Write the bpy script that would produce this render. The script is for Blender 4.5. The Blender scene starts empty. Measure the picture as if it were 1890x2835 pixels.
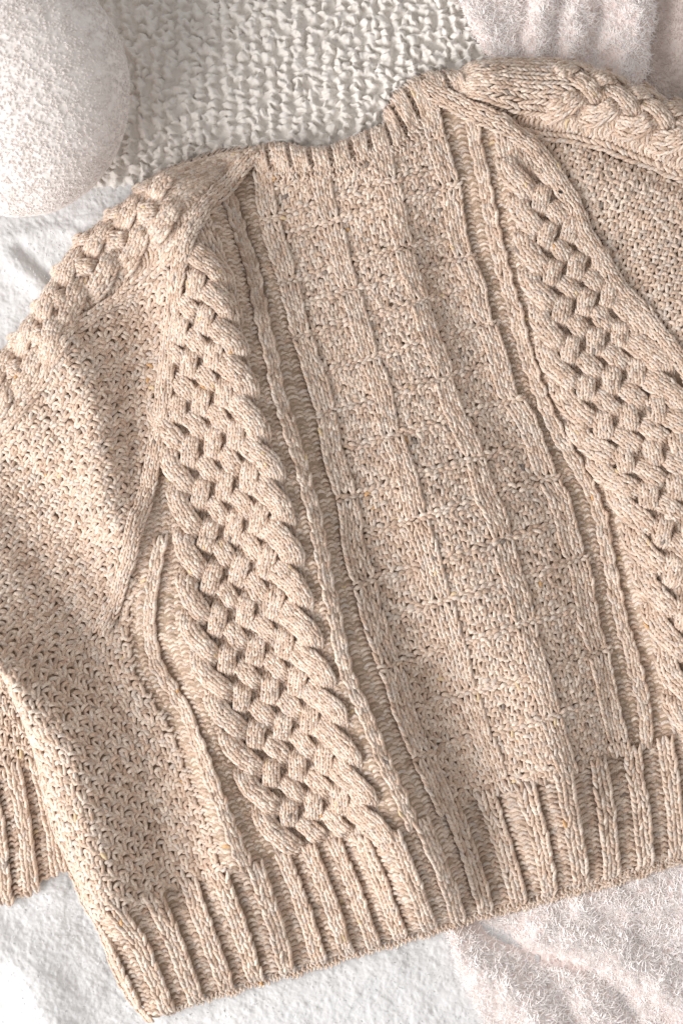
import bpy, math, random
import numpy as np
R = np.random.default_rng(11); random.seed(11)
# ------------------------------------------------------------------ camera, light, exposure
S = 0.0004                      # metres per plan unit (the plan is 1568 x 2352 units)
CX, CY, ZR = 784.0, 1176.0, 30.0
scene = bpy.context.scene
COL = scene.collection
cam_d = bpy.data.cameras.new("camera"); cam = bpy.data.objects.new("camera", cam_d); COL.objects.link(cam)
CAMH = 1.45
cam.location = (0, 0, CAMH + ZR*S)
cam_d.sensor_fit = 'VERTICAL'; cam_d.sensor_height = 36.0
cam_d.lens = 36.0*CAMH/(2352*S)
cam_d.clip_start = 0.05; cam_d.clip_end = 20
cam_d.dof.use_dof = True; cam_d.dof.focus_distance = CAMH - 10*S; cam_d.dof.aperture_fstop = 3.2
scene.camera = cam
scene.view_settings.view_transform = 'Standard'; scene.view_settings.look = 'None'
scene.view_settings.gamma = 1.0; scene.view_settings.exposure = 0.0
w = bpy.data.worlds.new("World"); scene.world = w; w.use_nodes = True
bg = w.node_tree.nodes['Background']; bg.inputs['Color'].default_value = (1.0, 0.965, 0.94, 1); bg.inputs['Strength'].default_value = 0.50
ld = bpy.data.lights.new("window_light", 'AREA'); ld.shape = 'RECTANGLE'; ld.size = 2.4; ld.size_y = 1.7
ld.energy = 114; ld.color = (1.0, 0.965, 0.945)
lo = bpy.data.objects.new("window_light", ld); COL.objects.link(lo)
AZ, EL, LD = math.radians(206), math.radians(32), 2.8
lo.location = (LD*math.cos(EL)*math.cos(AZ), LD*math.cos(EL)*math.sin(AZ), LD*math.sin(EL))
from mathutils import Vector
lo.rotation_euler = (Vector((0, 0, 0)) - lo.location).to_track_quat('-Z', 'Y').to_euler()
scene.cycles.max_bounces = 12; scene.cycles.diffuse_bounces = 10

# ------------------------------------------------------------------ noise + curve helpers
_T = R.random((256, 256)).astype(np.float32)
def vnoise(x, y, seed=0):
    x = np.asarray(x, float) + seed*17.37; y = np.asarray(y, float) + seed*9.71
    xi = np.floor(x).astype(int); yi = np.floor(y).astype(int)
    fx = x-xi; fy = y-yi
    fx = fx*fx*fx*(fx*(fx*6-15)+10); fy = fy*fy*fy*(fy*(fy*6-15)+10)
    a = _T[xi & 255, yi & 255]; b = _T[(xi+1) & 255, yi & 255]
    c = _T[xi & 255, (yi+1) & 255]; d = _T[(xi+1) & 255, (yi+1) & 255]
    return ((a*(1-fx)+b*fx)*(1-fy) + (c*(1-fx)+d*fx)*fy)*2-1
def fbm(x, y, o=4, seed=0):
    r = 0; a = 1; t = 0
    for i in range(o):
        r = r + a*vnoise(x*2**i, y*2**i, seed+i*3); t += a; a *= .5
    return r/t
def smooth_poly(pts, n=500, k=25):
    p = np.array(pts, float); d = np.r_[0, np.cumsum(np.hypot(*np.diff(p, axis=0).T))]
    t = np.linspace(0, d[-1], n); q = np.c_[np.interp(t, d, p[:, 0]), np.interp(t, d, p[:, 1])]
    pad = np.r_[2*q[0]-q[k:0:-1], q, 2*q[-1]-q[-2:-k-2:-1]]
    ker = np.hanning(2*k+3)[1:-1]; ker /= ker.sum()
    return np.c_[np.convolve(pad[:, 0], ker, 'valid'), np.convolve(pad[:, 1], ker, 'valid')]
KC = 0.30                        # knitted rows run along y + KC*x = const in the body
def master(pts, top=None, k=30):
    p = np.array(pts, float); c = p[:, 1]+KC*p[:, 0]; o = np.argsort(c); c = c[o]; x = p[o, 0]
    cc = np.linspace(300, 2500, 1101)
    xx = np.interp(cc, c, x)
    lo_, hi_ = cc < c[0], cc > c[-1]
    xx[lo_] = x[0]+(cc[lo_]-c[0])*(x[2]-x[0])/(c[2]-c[0]); xx[hi_] = x[-1]+(cc[hi_]-c[-1])*(x[-1]-x[-3])/(c[-1]-c[-3])
    ker = np.hanning(2*k+3)[1:-1]; ker /= ker.sum()
    xs = np.convolve(np.r_[2*xx[0]-xx[k:0:-1], xx, 2*xx[-1]-xx[-2:-k-2:-1]], ker, 'valid')
    return lambda c: np.interp(c, cc, xs)
def inside(poly, x, y):
    poly = np.array(poly, float); r = np.zeros(np.shape(x), bool); n = len(poly)
    for i in range(n):
        x1, y1 = poly[i]; x2, y2 = poly[(i+1) % n]
        if y1 == y2: continue
        m = ((y1 > y) != (y2 > y)) & (x < (x2-x1)*(y-y1)/(y2-y1)+x1)
        r ^= m
    return r
def dist_poly(pts, x, y, closed=False):
    p = np.array(pts, float); 
    if closed: p = np.r_[p, p[:1]]
    d = np.full(np.shape(x), 1e9)
    for i in range(len(p)-1):
        ax, ay = p[i]; bx, by = p[i+1]; vx, vy = bx-ax, by-ay
        t = np.clip(((x-ax)*vx+(y-ay)*vy)/(vx*vx+vy*vy+1e-9), 0, 1)
        d = np.minimum(d, (x-ax-t*vx)**2+(y-ay-t*vy)**2)
    return np.sqrt(d)

# ------------------------------------------------------------------ traced lines of the garment (plan units)
RAG_L = smooth_poly([(590,352),(545,405),(510,455),(481,498),(444,565),(426,628),(407,702),(393,776),(385,850),(378,924),(367,998),(355,1060),(344,1125),(322,1199),(304,1273),(278,1347),(252,1410),(228,1458)], k=12)
RAG_R = smooth_poly([(965,208),(1009,241),(1080,281),(1154,306),(1209,346),(1246,389),(1280,444),(1313,492),(1339,548),(1376,602),(1413,665),(1461,728),(1505,794),(1542,842),(1575,895),(1610,950)], k=12)
NECK_OUT = [(575,346),(610,336),(655,334),(700,344),(755,341),(810,320),(850,302),(884,290),(882,262),(905,225),(940,190),(985,172),(1040,168)]
NECK_IN = [(590,398),(620,402),(655,405),(700,408),(765,403),(815,388),(860,368),(905,352),(945,325),(960,300),(985,265),(1020,238),(1062,222)]
ML = master([(585,420),(598,513),(609,554),(639,646),(672,776),(683,813),(713,905),(731,961),(735,1013),(757,1106),(776,1162),(787,1273),(809,1328),(824,1402),(853,1495),(868,1523),(905,1641),(942,1730),(979,1811),(1005,1863)])
MR = master([(1010,285),(1030,370),(1056,426),(1063,500),(1084,590),(1106,620),(1130,739),(1150,765),(1188,905),(1217,931),(1254,1016),(1276,1095),(1308,1125),(1336,1254),(1354,1291),(1378,1439),(1398,1487),(1412,1573),(1436,1678),(1446,1715)])
TR1 = master([(384,1050),(381,1114),(378,1218),(359,1329),(344,1421),(350,1495),(362,1535),(400,1590),(437,1649),(467,1723),(500,1808),(533,1893),(557,1956)])
TR2 = master([(520,430),(546,520),(583,620),(602,720),(624,813),(639,905),(672,998),(698,1088),(720,1162),(735,1254),(752,1328),(772,1421),(794,1532),(824,1597),(857,1678),(887,1752),(924,1826),(946,1882)])
TR3 = master([(1076,293),(1094,370),(1122,481),(1135,540),(1144,590),(1172,683),(1194,768),(1213,831),(1232,887),(1262,961),(1305,1040),(1345,1106),(1376,1180),(1394,1254),(1400,1310),(1417,1384),(1442,1476),(1461,1550),(1478,1604),(1483,1660),(1484,1723)])
CR1 = master([(478,470),(500,540),(525,600),(550,680),(562,770),(582,860),(604,950),(630,1030),(660,1110),(680,1200),(705,1310),(718,1380),(745,1480),(772,1565),(803,1665),(830,1750),(872,1850),(900,1900)])
CL1 = master([(190,470),(240,660),(290,800),(340,930),(372,1000),(387,1088),(400,1130),(413,1236),(419,1292),(422,1366),(426,1440),(441,1505),(478,1586),(508,1671),(546,1763),(591,1863),(628,1945),(646,1971)])
CL2 = master([(1128,293),(1137,370),(1163,435),(1183,516),(1194,602),(1202,657),(1220,705),(1231,776),(1246,839),(1263,879),(1298,965),(1335,1042),(1383,1110),(1426,1191),(1446,1284),(1472,1388),(1502,1487),(1514,1540),(1526,1604),(1541,1678),(1560,1720)])
RX = lambda c: CL2(c) + np.interp(c, [600, 1100, 1350, 2000], [235, 236, 242, 290])
SIDE = [(30,1560),(59,1641),(85,1734),(100,1808),(122,1900),(159,1985),(178,2019),(196,2071),(237,2141),(259,2208),(289,2271),(326,2323),(355,2349)]
HEM_RIBS = [((205,2120),(322,2350)),((285,2097),(392,2325)),((359,2067),(455,2298)),((437,2034),(527,2270)),((510,2010),(592,2248)),((590,1988),(665,2225)),((655,1968),(735,2205)),((715,1950),(800,2185)),((772,1933),(858,2167)),((830,1916),(920,2149)),((900,1895),(988,2129)),((965,1876),(1055,2107)),((1035,1855),(1115,2090)),((1117,1830),(1192,2066)),((1200,1805),(1262,2045)),((1285,1782),(1330,2024)),((1372,1753),(1400,2005)),((1454,1729),(1476,1981)),((1527,1707),(1547,1961)),((1600,1685),(1618,1940)),((1673,1663),(1690,1918))]
OUT = [(355,2352),(326,2326),(289,2273),(259,2210),(237,2143),(196,2073),(178,2021),(159,1987),(120,1902),(98,1808),(82,1734),(55,1641),(28,1560),(-60,1520),(-60,860),(0,807),(36,774),(86,706),(130,623),(166,564),(252,492),(322,435),(364,404),(389,391),(444,368),(518,350),(575,340)] + NECK_OUT[1:-1] + [(1040,175),(1071,152),(1138,142),(1271,142),(1346,160),(1404,182),(1493,222),(1568,257),(1660,300),(1660,1930),(1568,1962),(1468,1992),(1394,2016),(1283,2042),(1183,2072),(1080,2100),(987,2130),(850,2172),(700,2217),(581,2252),(492,2288),(407,2322)]
CUFF_OUT = [(-70,1700),(-70,2100),(0,2080),(48,2062),(107,2029),(160,2000),(230,2000),(230,1900),(150,1600),(100,1500),(-70,1500)]

# ------------------------------------------------------------------ height of the draped cloth, sampled on a grid
GX = np.arange(-100, 1700, 4.0); GY = np.arange(100, 2450, 4.0)
gx, gy = np.meshgrid(GX, GY)
def ridge(pts, amp, sg):
    return amp*np.exp(-(dist_poly(pts, gx, gy)/sg)**2)
F = 0
for pts, a, s in [
    ([(455,560),(560,850),(640,1050),(712,1300),(780,1500),(870,1750),(965,1960)], 40, 115),
    ([(1050,540),(1115,760),(1200,930),(1330,1150),(1430,1450),(1470,1700)], -30, 92),
    ([(0,985),(180,760),(380,600)], 14, 110),
    ([(-80,1400),(30,1530)], 26, 120),
    ([(-60,1000),(60,1130),(150,1290),(240,1450),(330,1560)], -32, 78),
    ([(150,790),(230,960),(285,1200)], 22, 62),
    ([(340,740),(322,950),(300,1120)], -19, 66),
    ([(-40,1500),(80,1590),(165,1710),(205,1850),(265,2040)], 34, 76),
    ([(345,1560),(385,1830),(430,2010)], -26, 62),
    ([(480,1700),(530,1960)], 12, 46), ([(585,345),(588,430)], -14, 32),
    ([(1000,1560),(1070,1760),(1120,1990)], -20, 70),
    ([(1230,1560),(1290,1900)], 16, 80),
    ([(980,1150),(1130,1420)], 14, 110),
    ([(1600,780),(1600,1350)], 30, 150),
    ([(525,400),(560,560),(592,700)], -18, 34),
    ([(1120,215),(1350,235),(1568,335)], 30, 75),
    ([(1180,290),(1400,352),(1568,425)], -12, 30),
    ([(60,740),(200,620),(400,430)], 20, 55),
    ([(1040,700),(1060,640)], -10, 60),
    ([(600,330),(620,420)], -8, 60),
    ([(640,1985),(700,2160)], -6, 50), ([(880,1890),(960,2120)], 8, 50)]:
    F = F + ridge(pts, a, s)
F = F + 5*fbm(gx/170, gy/170, 2, 5)
d_in = dist_poly(OUT, gx, gy, True); ins = inside(OUT, gx, gy)
e = np.clip(np.where(ins, d_in, 0)/46, 0, 1)
EDGE = np.sqrt(np.clip(1-(1-e)**2, 0, 1))
F = F*2.15
BASE = 17+20*np.clip((540-gy)/130, 0, 1)*np.clip((gx-200)/80, 0, 1)
ZG = BASE + (4+9*np.log1p(np.exp((38 + F)/9)))*EDGE
ZG = np.maximum(ZG, BASE+2)
def gsample(G, x, y):
    fx = np.clip((np.asarray(x)-GX[0])/4, 0, len(GX)-1.001); fy = np.clip((np.asarray(y)-GY[0])/4, 0, len(GY)-1.001)
    i = fx.astype(int); j = fy.astype(int); u = fx-i; v = fy-j
    return (G[j, i]*(1-u)+G[j, i+1]*u)*(1-v)+(G[j+1, i]*(1-u)+G[j+1, i+1]*u)*v
def zbody(x, y): return gsample(ZG, x, y)
cd = dist_poly(CUFF_OUT, gx, gy, True)
ce = np.clip(np.where(inside(CUFF_OUT, gx, gy), cd, 0)/34, 0, 1)
ZC = 8 + (16+ridge([(-20,1700),(40,1850),(80,2010)], 10, 60))*np.sqrt(1-(1-ce)**2)
def zcuff(x, y): return gsample(ZC, x, y)
def world(x, y, z):
    return np.stack([(np.asarray(x)-CX)*S, -(np.asarray(y)-CY)*S, np.asarray(z)*S+0*np.asarray(x)], -1)

# ------------------------------------------------------------------ materials
def nd(nt, t, **kw):
    n = nt.nodes.new(t)
    for k, v in kw.items(): setattr(n, k, v)
    return n
def cloth(name, col, col2, scale, sheen=.3, bump=.0, bscale=900, attr=False, trans=0.0):
    m = bpy.data.materials.new(name); m.use_nodes = True; nt = m.node_tree; p = nt.nodes['Principled BSDF']
    p.inputs['Roughness'].default_value = .95; p.inputs['Specular IOR Level'].default_value = .12
    p.inputs['Sheen Weight'].default_value = sheen; p.inputs['Sheen Roughness'].default_value = .6
    tc = nd(nt, 'ShaderNodeTexCoord'); nz = nd(nt, 'ShaderNodeTexNoise'); nz.inputs['Scale'].default_value = scale; nz.inputs['Detail'].default_value = 4
    nt.links.new(tc.outputs['Object'], nz.inputs['Vector'])
    rp = nd(nt, 'ShaderNodeValToRGB'); rp.color_ramp.elements[0].position = .34; rp.color_ramp.elements[1].position = .66
    rp.color_ramp.elements[0].color = (*col2, 1); rp.color_ramp.elements[1].color = (*col, 1)
    nt.links.new(nz.outputs['Fac'], rp.inputs['Fac'])
    out = rp.outputs['Color']
    if attr:
        at = nd(nt, 'ShaderNodeAttribute', attribute_name='heather')
        mx = nd(nt, 'ShaderNodeMix', data_type='RGBA', blend_type='MULTIPLY'); mx.inputs['Factor'].default_value = 1
        nt.links.new(out, mx.inputs['A']); nt.links.new(at.outputs['Color'], mx.inputs['B']); out = mx.outputs['Result']
    nt.links.new(out, p.inputs['Base Color'])
    if bump:
        n2 = nd(nt, 'ShaderNodeTexNoise'); n2.inputs['Scale'].default_value = bscale; n2.inputs['Detail'].default_value = 3
        nt.links.new(tc.outputs['Object'], n2.inputs['Vector'])
        b = nd(nt, 'ShaderNodeBump'); b.inputs['Strength'].default_value = bump; b.inputs['Distance'].default_value = .001
        nt.links.new(n2.outputs['Fac'], b.inputs['Height']); nt.links.new(b.outputs['Normal'], p.inputs['Normal'])
    if trans:
        tr = nd(nt, 'ShaderNodeBsdfTranslucent'); nt.links.new(out, tr.inputs['Color'])
        ms = nd(nt, 'ShaderNodeMixShader'); ms.inputs[0].default_value = trans
        nt.links.new(p.outputs[0], ms.inputs[1]); nt.links.new(tr.outputs[0], ms.inputs[2])
        nt.links.new(ms.outputs[0], nt.nodes['Material Output'].inputs['Surface'])
    return m
M_YARN = cloth('heather_wool', (1.10,1.09,1.08), (.78,.74,.70), 800, .35, .6, 1500, attr=True)
M_GAP_SHADE = cloth('stitch_gap_shade', (.50,.39,.29), (.38,.28,.20), 500, .1)  # darker than the yarn, so shade between stitches is in the colour
M_BOUCLE = cloth('boucle', (.93,.88,.855), (.89,.835,.805), 160, .4, .15, 900)
M_CRINK = cloth('crinkled_cotton', (.83,.80,.765), (.79,.755,.715), 60, .1, .12, 1200)
M_FLEECE = cloth('white_fleece', (.70,.71,.72), (.665,.67,.675), 160, .4, .5, 420)
M_FLTUFT = cloth('fleece_fibres', (.74,.75,.755), (.71,.715,.72), 160, .2)
M_FUR = cloth('fur_fibres', (.955,.925,.915), (.93,.89,.88), 120, .0)
M_FUZZ = cloth('wool_fuzz', (.84,.75,.66), (.74,.63,.53), 300, .2, trans=.35)
M_FURB = cloth('fur_ground', (.92,.83,.80), (.88,.76,.72), 60, .2, .4, 300)
M_PINK = cloth('pale_pink_plush', (.80,.72,.68), (.74,.65,.61), 200, .5, .4, 500)
M_BED = cloth('bed_linen', (.82,.81,.79), (.78,.77,.75), 30, .1)

# ------------------------------------------------------------------ mesh building
def mesh_obj(name, V, Q, mat, parent=None, colors=None, kind=None, smooth=True):
    me = bpy.data.meshes.new(name)
    me.vertices.add(len(V)); me.vertices.foreach_set('co', np.ascontiguousarray(V, np.float32).ravel())
    nq = len(Q); k = Q.shape[1]
    me.loops.add(nq*k); me.loops.foreach_set('vertex_index', np.ascontiguousarray(Q, np.int32).ravel())
    me.polygons.add(nq); me.polygons.foreach_set('loop_start', np.arange(0, nq*k, k, dtype=np.int32))
    me.polygons.foreach_set('loop_total', np.full(nq, k, np.int32))
    me.polygons.foreach_set('use_smooth', np.full(nq, smooth, bool))
    me.update(calc_edges=True)
    if colors is not None:
        a = me.color_attributes.new('heather', 'FLOAT_COLOR', 'POINT')
        a.data.foreach_set('color', np.ascontiguousarray(np.c_[colors, np.ones(len(colors))], np.float32).ravel())
    me.materials.append(mat)
    o = bpy.data.objects.new(name, me); COL.objects.link(o)
    if parent is not None: o.parent = parent
    if kind: o['kind'] = kind
    return o
def tubes(P, rad, sides=6, flat=1.0):
    """P (N,M,3) in plan units, rad (N,M) -> verts, quads"""
    N, M, _ = P.shape
    T = np.empty_like(P); T[:, 1:-1] = P[:, 2:]-P[:, :-2]; T[:, 0] = P[:, 1]-P[:, 0]; T[:, -1] = P[:, -1]-P[:, -2]
    T /= np.linalg.norm(T, axis=-1, keepdims=True)+1e-9
    up = np.array([0, 0, 1.0]); sd = np.cross(T, up); sd /= np.linalg.norm(sd, axis=-1, keepdims=True)+1e-9
    u2 = np.cross(sd, T)
    an = np.linspace(0, 2*np.pi, sides, endpoint=False)
    V = P[:, :, None, :] + rad[:, :, None, None]*(np.cos(an)[None, None, :, None]*sd[:, :, None, :]+flat*np.sin(an)[None, None, :, None]*u2[:, :, None, :])
    V = V.reshape(-1, 3)
    i = np.arange(N)[:, None, None]; j = np.arange(M-1)[None, :, None]; k = np.arange(sides)[None, None, :]
    k2 = (k+1) % sides; b = i*M*sides
    Q = np.stack(np.broadcast_arrays(b+j*sides+k, b+j*sides+k2, b+(j+1)*sides+k2, b+(j+1)*sides+k), -1).reshape(-1, 4)
    return V, Q
def toworld(V): return np.c_[(V[:, 0]-CX)*S, -(V[:, 1]-CY)*S, V[:, 2]*S]
def heather(N, M, sides):
    cream = np.array([.90,.79,.695]); tan = np.array([.695,.53,.415]); brown = np.array([.36,.24,.165]); grey = np.array([.66,.62,.59])
    t = R.random(N)[:, None]; c = cream*(1-t)+tan*t
    g = R.random(N); c = np.where(g[:, None] < .16, c*.55+grey*.45, c); c = np.where(g[:, None] > .88, c*.5+brown*.5, c)
    f = R.random(N)
    c[f < .0007] = (.72,.45,.22); c[(f > .0007) & (f < .0030)] = (.80,.64,.42); c[f > .9988] = (.30,.25,.22)
    v = c[:, None, :]*(1+.16*(R.random((N, M, 1))-.5))
    v = np.repeat(v[:, :, None, :], sides, 2)*(1+.10*(R.random((N, M, sides, 1))-.5))
    return np.clip(v, 0, 1).reshape(-1, 3)
FUZZ = []
class Yarn:
    """collects tubes and turns them into one mesh"""
    def __init__(s, sides=5): s.S = sides; s.V = []; s.Q = []; s.C = []; s.n = 0
    def add(s, P, rad, flat=1.0):
        if len(P) == 0: return
        sides = s.S
        n = int(len(P)*1.05); i = R.integers(0, len(P), n); j = R.integers(1, P.shape[1]-1, n)
        d = P[i, np.minimum(j+1, P.shape[1]-1)]-P[i, j]; d /= np.linalg.norm(d, axis=1, keepdims=True)+1e-9
        o = R.normal(0, 1, (n, 3)); o[:, 2] = np.abs(o[:, 2])+.5; o /= np.linalg.norm(o, axis=1, keepdims=True)
        FUZZ.append(np.c_[P[i, j]+o*rad[i, j][:, None]*.95, d, o])
        V, Q = tubes(P, rad, sides, flat); s.V.append(V); s.Q.append(Q+s.n); s.n += len(V)
        s.C.append(heather(P.shape[0], P.shape[1], sides))
    def build(s, name, parent, kind=None):
        if not s.V: return None
        return mesh_obj(name, toworld(np.concatenate(s.V)), np.concatenate(s.Q), M_YARN, parent, np.concatenate(s.C), kind)

def wob(x, y):
    return x+1.8*vnoise(x/45, y/60, 3)+1.5*vnoise(x/13, y/13, 8), y+2.4*vnoise(x/41, y/35, 5)+1.5*vnoise(x/12, y/14, 9)
def stitches(Y, fmap, A, B, K, zf, zadd, cw, rw, mask=None, rs=1.0, moss=False):
    """A,B arrays of stitch centres (column, row units); K bool knit; fmap(a,b)->x,y; zadd(a,b)->extra height"""
    A = A.astype(float); B = B.astype(float)
    x0, y0 = fmap(A, B)
    keep = np.ones(len(A), bool) if mask is None else mask(x0, y0)
    keep &= (x0 > -45) & (x0 < 1615) & (y0 < 2400)
    A, B, K = A[keep], B[keep], K[keep]
    A = A+R.normal(0, .05, len(A)); B = B+R.normal(0, .09, len(B))
    def emit(a, b, la, lb, lh, r):
        pa = a[:, None]+la; pb = b[:, None]+lb
        x, y = fmap(pa, pb); x, y = wob(x, y)
        z = zf(x, y)+zadd(pa, pb)+lh+R.normal(0, .7, (len(a), 1))
        Y.add(np.stack([x, y, z], -1), r*np.ones((len(a), 1))*(1+.22*(R.random((len(a), 1))-.5)))
    a, b = A[K], B[K]
    if len(a):
        for sgn in (-1, 1):
            la = sgn*np.array([.40,.36,.27,.15,.06])+R.normal(0, .025, (len(a), 1))
            lb = np.array([-.95,-.5,.0,.5,.85])
            lh = np.array([-3.2,.6,2.2,1.2,-2.6])+R.normal(0, .5, (len(a), 1))
            r = cw*rs*np.array([.15,.235,.265,.235,.15])
            emit(a, b, la, lb, lh, r)
    a, b = A[~K], B[~K]
    if len(a):
        j = R.normal(0, .06, (len(a), 1))
        la = np.array([-.56,-.33,0,.33,.56]); lb = np.array([.34,-.02,-.22,-.02,.34])+j
        if moss:
            la = la*.92; lb = np.array([.24,.0,-.10,.0,.24])+j+R.normal(-.22, .42, (len(a), 1))*la; rs = rs*1.12
        lh = np.array([-3.0,1.0,3.0,1.0,-3.0])+R.normal(0, .7, (len(a), 1))
        emit(a, b, la, lb, lh, cw*rs*np.array([.15,.235,.27,.235,.15]))
        la = np.array([-.50,-.28,0,.28,.50])+.5; lb = np.array([.05,.36,.52,.36,.05])+j
        lh = np.array([-4.0,-1.2,.2,-1.2,-4.0])
        emit(a, b, la, lb, lh, cw*rs*np.array([.14,.21,.235,.21,.14]))
def grid(na, b0, b1):
    a, b = np.meshgrid(np.arange(na)+.5, np.arange(b0, b1)+.5); return a.ravel(), b.ravel()

# ------------------------------------------------------------------ the sweater
sweater = bpy.data.objects.new('sweater', None); COL.objects.link(sweater)
sweater['label'] = 'oatmeal beige cable knit sweater spread out flat across the white blankets'
sweater['category'] = 'sweater'
def part_empty(name, parent=sweater, label=None):
    o = bpy.data.objects.new(name, None); COL.objects.link(o); o.parent = parent
    if label: o['label'] = label
    return o
def xr(P, y):                     # x of a traced line at height y
    o = np.argsort(P[:, 1]); return np.interp(y, P[o, 1], P[o, 0])
neck_in_poly = np.array(NECK_IN, float)
body_poly = [tuple(p) for p in RAG_L[::12]] + [(215,1475),(60,1510),(20,1560)] + [(x+6, y) for x, y in SIDE] + [(420,2330),(1100,2120),(1660,1960),(1660,980)] + [tuple(p) for p in RAG_R[::-12]] + [tuple(p) for p in NECK_IN[:-2][::-1]]
def m_body(x, y): return inside(body_poly, x, y)
RW = 12.0
C0 = 300.0
def bmap(Lf, Rf, n):
    def f(a, b):
        c = C0+b*RW; L = Lf(c); x = L+(Rf(c)-L)*a/n
        return x, c-KC*x
    return f
NB = int((2165-C0)/RW)
Z0 = lambda a, b: 0*a*b
def ucur(x0, y0, x1, y1): pass
# backing sheet added under all stitches, dark brown for the shade in gaps
def shade_underlay(poly, zf, dz, inset, name, step=9):
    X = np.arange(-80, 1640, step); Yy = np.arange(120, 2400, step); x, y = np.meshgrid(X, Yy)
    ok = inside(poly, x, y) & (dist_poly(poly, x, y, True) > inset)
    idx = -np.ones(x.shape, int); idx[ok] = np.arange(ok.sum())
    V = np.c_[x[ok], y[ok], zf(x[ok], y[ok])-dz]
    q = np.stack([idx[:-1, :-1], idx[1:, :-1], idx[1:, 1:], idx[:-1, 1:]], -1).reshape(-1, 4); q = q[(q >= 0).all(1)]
    return mesh_obj(name, toworld(V), q, M_GAP_SHADE, sweater)
shade_underlay(OUT, zbody, 6.5, 5, 'shade_underlay')
shade_underlay(CUFF_OUT, zcuff, 8, 6, 'shade_underlay')

# side moss panel (left of the first twisted rib)
SIDEL = master(SIDE+[(10,1500)])
def double_moss(a, b): return ((a.astype(int)+(b.astype(int)//2)) % 2) == 0
n = 20; f = bmap(lambda c: TR1(c)-52-20*17.0, lambda c: TR1(c)-52, n); a, b = grid(n, int((1180-C0)/RW), NB)
Y = Yarn(); stitches(Y, f, a, b, double_moss(a, b), zbody, Z0, 17.0, RW, m_body, 1.1, True); Y.build('moss_panel', sweater)
# purl gutters and twisted ribs
def purl_panel(Lf, Rf, n, c0=500, dz=-9, name='purl_gutter'):
    Y = Yarn(); f = bmap(Lf, Rf, n); a, b = grid(n, int((c0-C0)/RW), NB)
    stitches(Y, f, a, b, np.zeros(len(a), bool), zbody, lambda a, b: dz+0*a*b, 17, RW, m_body); return Y.build(name, sweater)
purl_panel(lambda c: TR1(c)-52, lambda c: TR1(c)-15, 2, 1180)
purl_panel(lambda c: TR1(c)+14, lambda c: CL1(c)+2, 3, 1180)
purl_panel(lambda c: CR1(c)-4, lambda c: TR2(c)-13, 2)
purl_panel(lambda c: TR2(c)+14, ML, 2)
purl_panel(MR, lambda c: TR3(c)-14, 2)
purl_panel(lambda c: TR3(c)+14, lambda c: CL2(c)+3, 2)
Y = Yarn(); f = bmap(lambda c: TR1(c)-60, lambda c: CL1(c)+24, 6); a, b = grid(6, int((1150-C0)/RW), int((1480-C0)/RW))
stitches(Y, f, a, b, np.zeros(len(a), bool), zbody, lambda a, b: -8+0*a*b, 17, RW, m_body); Y.build('purl_gutter', sweater)
def twist_rib(T, c0):
    Y = Yarn(); b0 = int((c0-C0)/RW)
    def f(a, b):
        c = C0+b*RW; ph = np.pi*b/4.0
        x = T(c)+(a-1)*16*(.88+.12*np.cos(2*ph))+1.1*np.sin(2*ph); return x, c-KC*x
    a, b = grid(2, b0, NB)
    stitches(Y, f, a, b, np.ones(len(a), bool), zbody, lambda a, b: 5+2.6*np.sin(np.pi*b/2.0)*(a-1), 17, RW, m_body, 1.05)
    return Y.build('twisted_rib', sweater)
twist_rib(TR1, 1350); twist_rib(TR2, 540); twist_rib(TR3, 540)
# centre panel: moss cells, garter ridges and staggered knit bars
EV = [560,700,848,984,1180,1378,1588,1788,2016]; OD = [630,742,915,1075,1270,1474,1682,1908,2130]
nM = 31; f = bmap(ML, MR, nM); a, b = grid(nM, int((540-C0)/RW), NB)
ai = a.astype(int); bars = {0: (0, 2, EV), 1: (9, 11, OD), 2: (19, 21, EV), 3: (28, 30, OD)}
cc = C0+b*RW; nearl = np.min(np.abs(cc[:, None]-np.array(EV+OD)[None]), 1)
K = ((ai+b.astype(int)) % 2) == 0; K[nearl < RW*1.0] = False
isbar = np.zeros(len(a), int)-1
for i, (p, q, lv) in bars.items():
    m = (ai >= p) & (ai <= q) & (np.min(np.abs(cc[:, None]-np.array(lv)[None]), 1) >= RW*1.0); isbar[m] = i
centre = part_empty('centre_panel', label='moss stitch centre panel laddered with short knit bars')
Y = Yarn(); m = isbar < 0
def zrid(a, b):
    c = C0+b*RW; d = np.min(np.abs(c[..., None]-np.array(EV+OD)), -1); return 3.5*np.exp(-(d/11)**2)-1.5
stitches(Y, f, a[m], b[m], K[m], zbody, zrid, 17, RW, m_body, 1.08, True); Y.build('moss_ground', centre)
for i, (p, q, lv) in bars.items():
    seg = np.searchsorted(np.array(lv), cc)
    for sgi in np.unique(seg[isbar == i]):
        m = (isbar == i) & (seg == sgi)
        Y = Yarn(); stitches(Y, f, a[m], b[m], np.ones(m.sum(), bool), zbody, lambda a, b: 6.5+0*a*b, 16, RW, m_body, 1.05); Y.build('knit_bar', centre)

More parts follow.
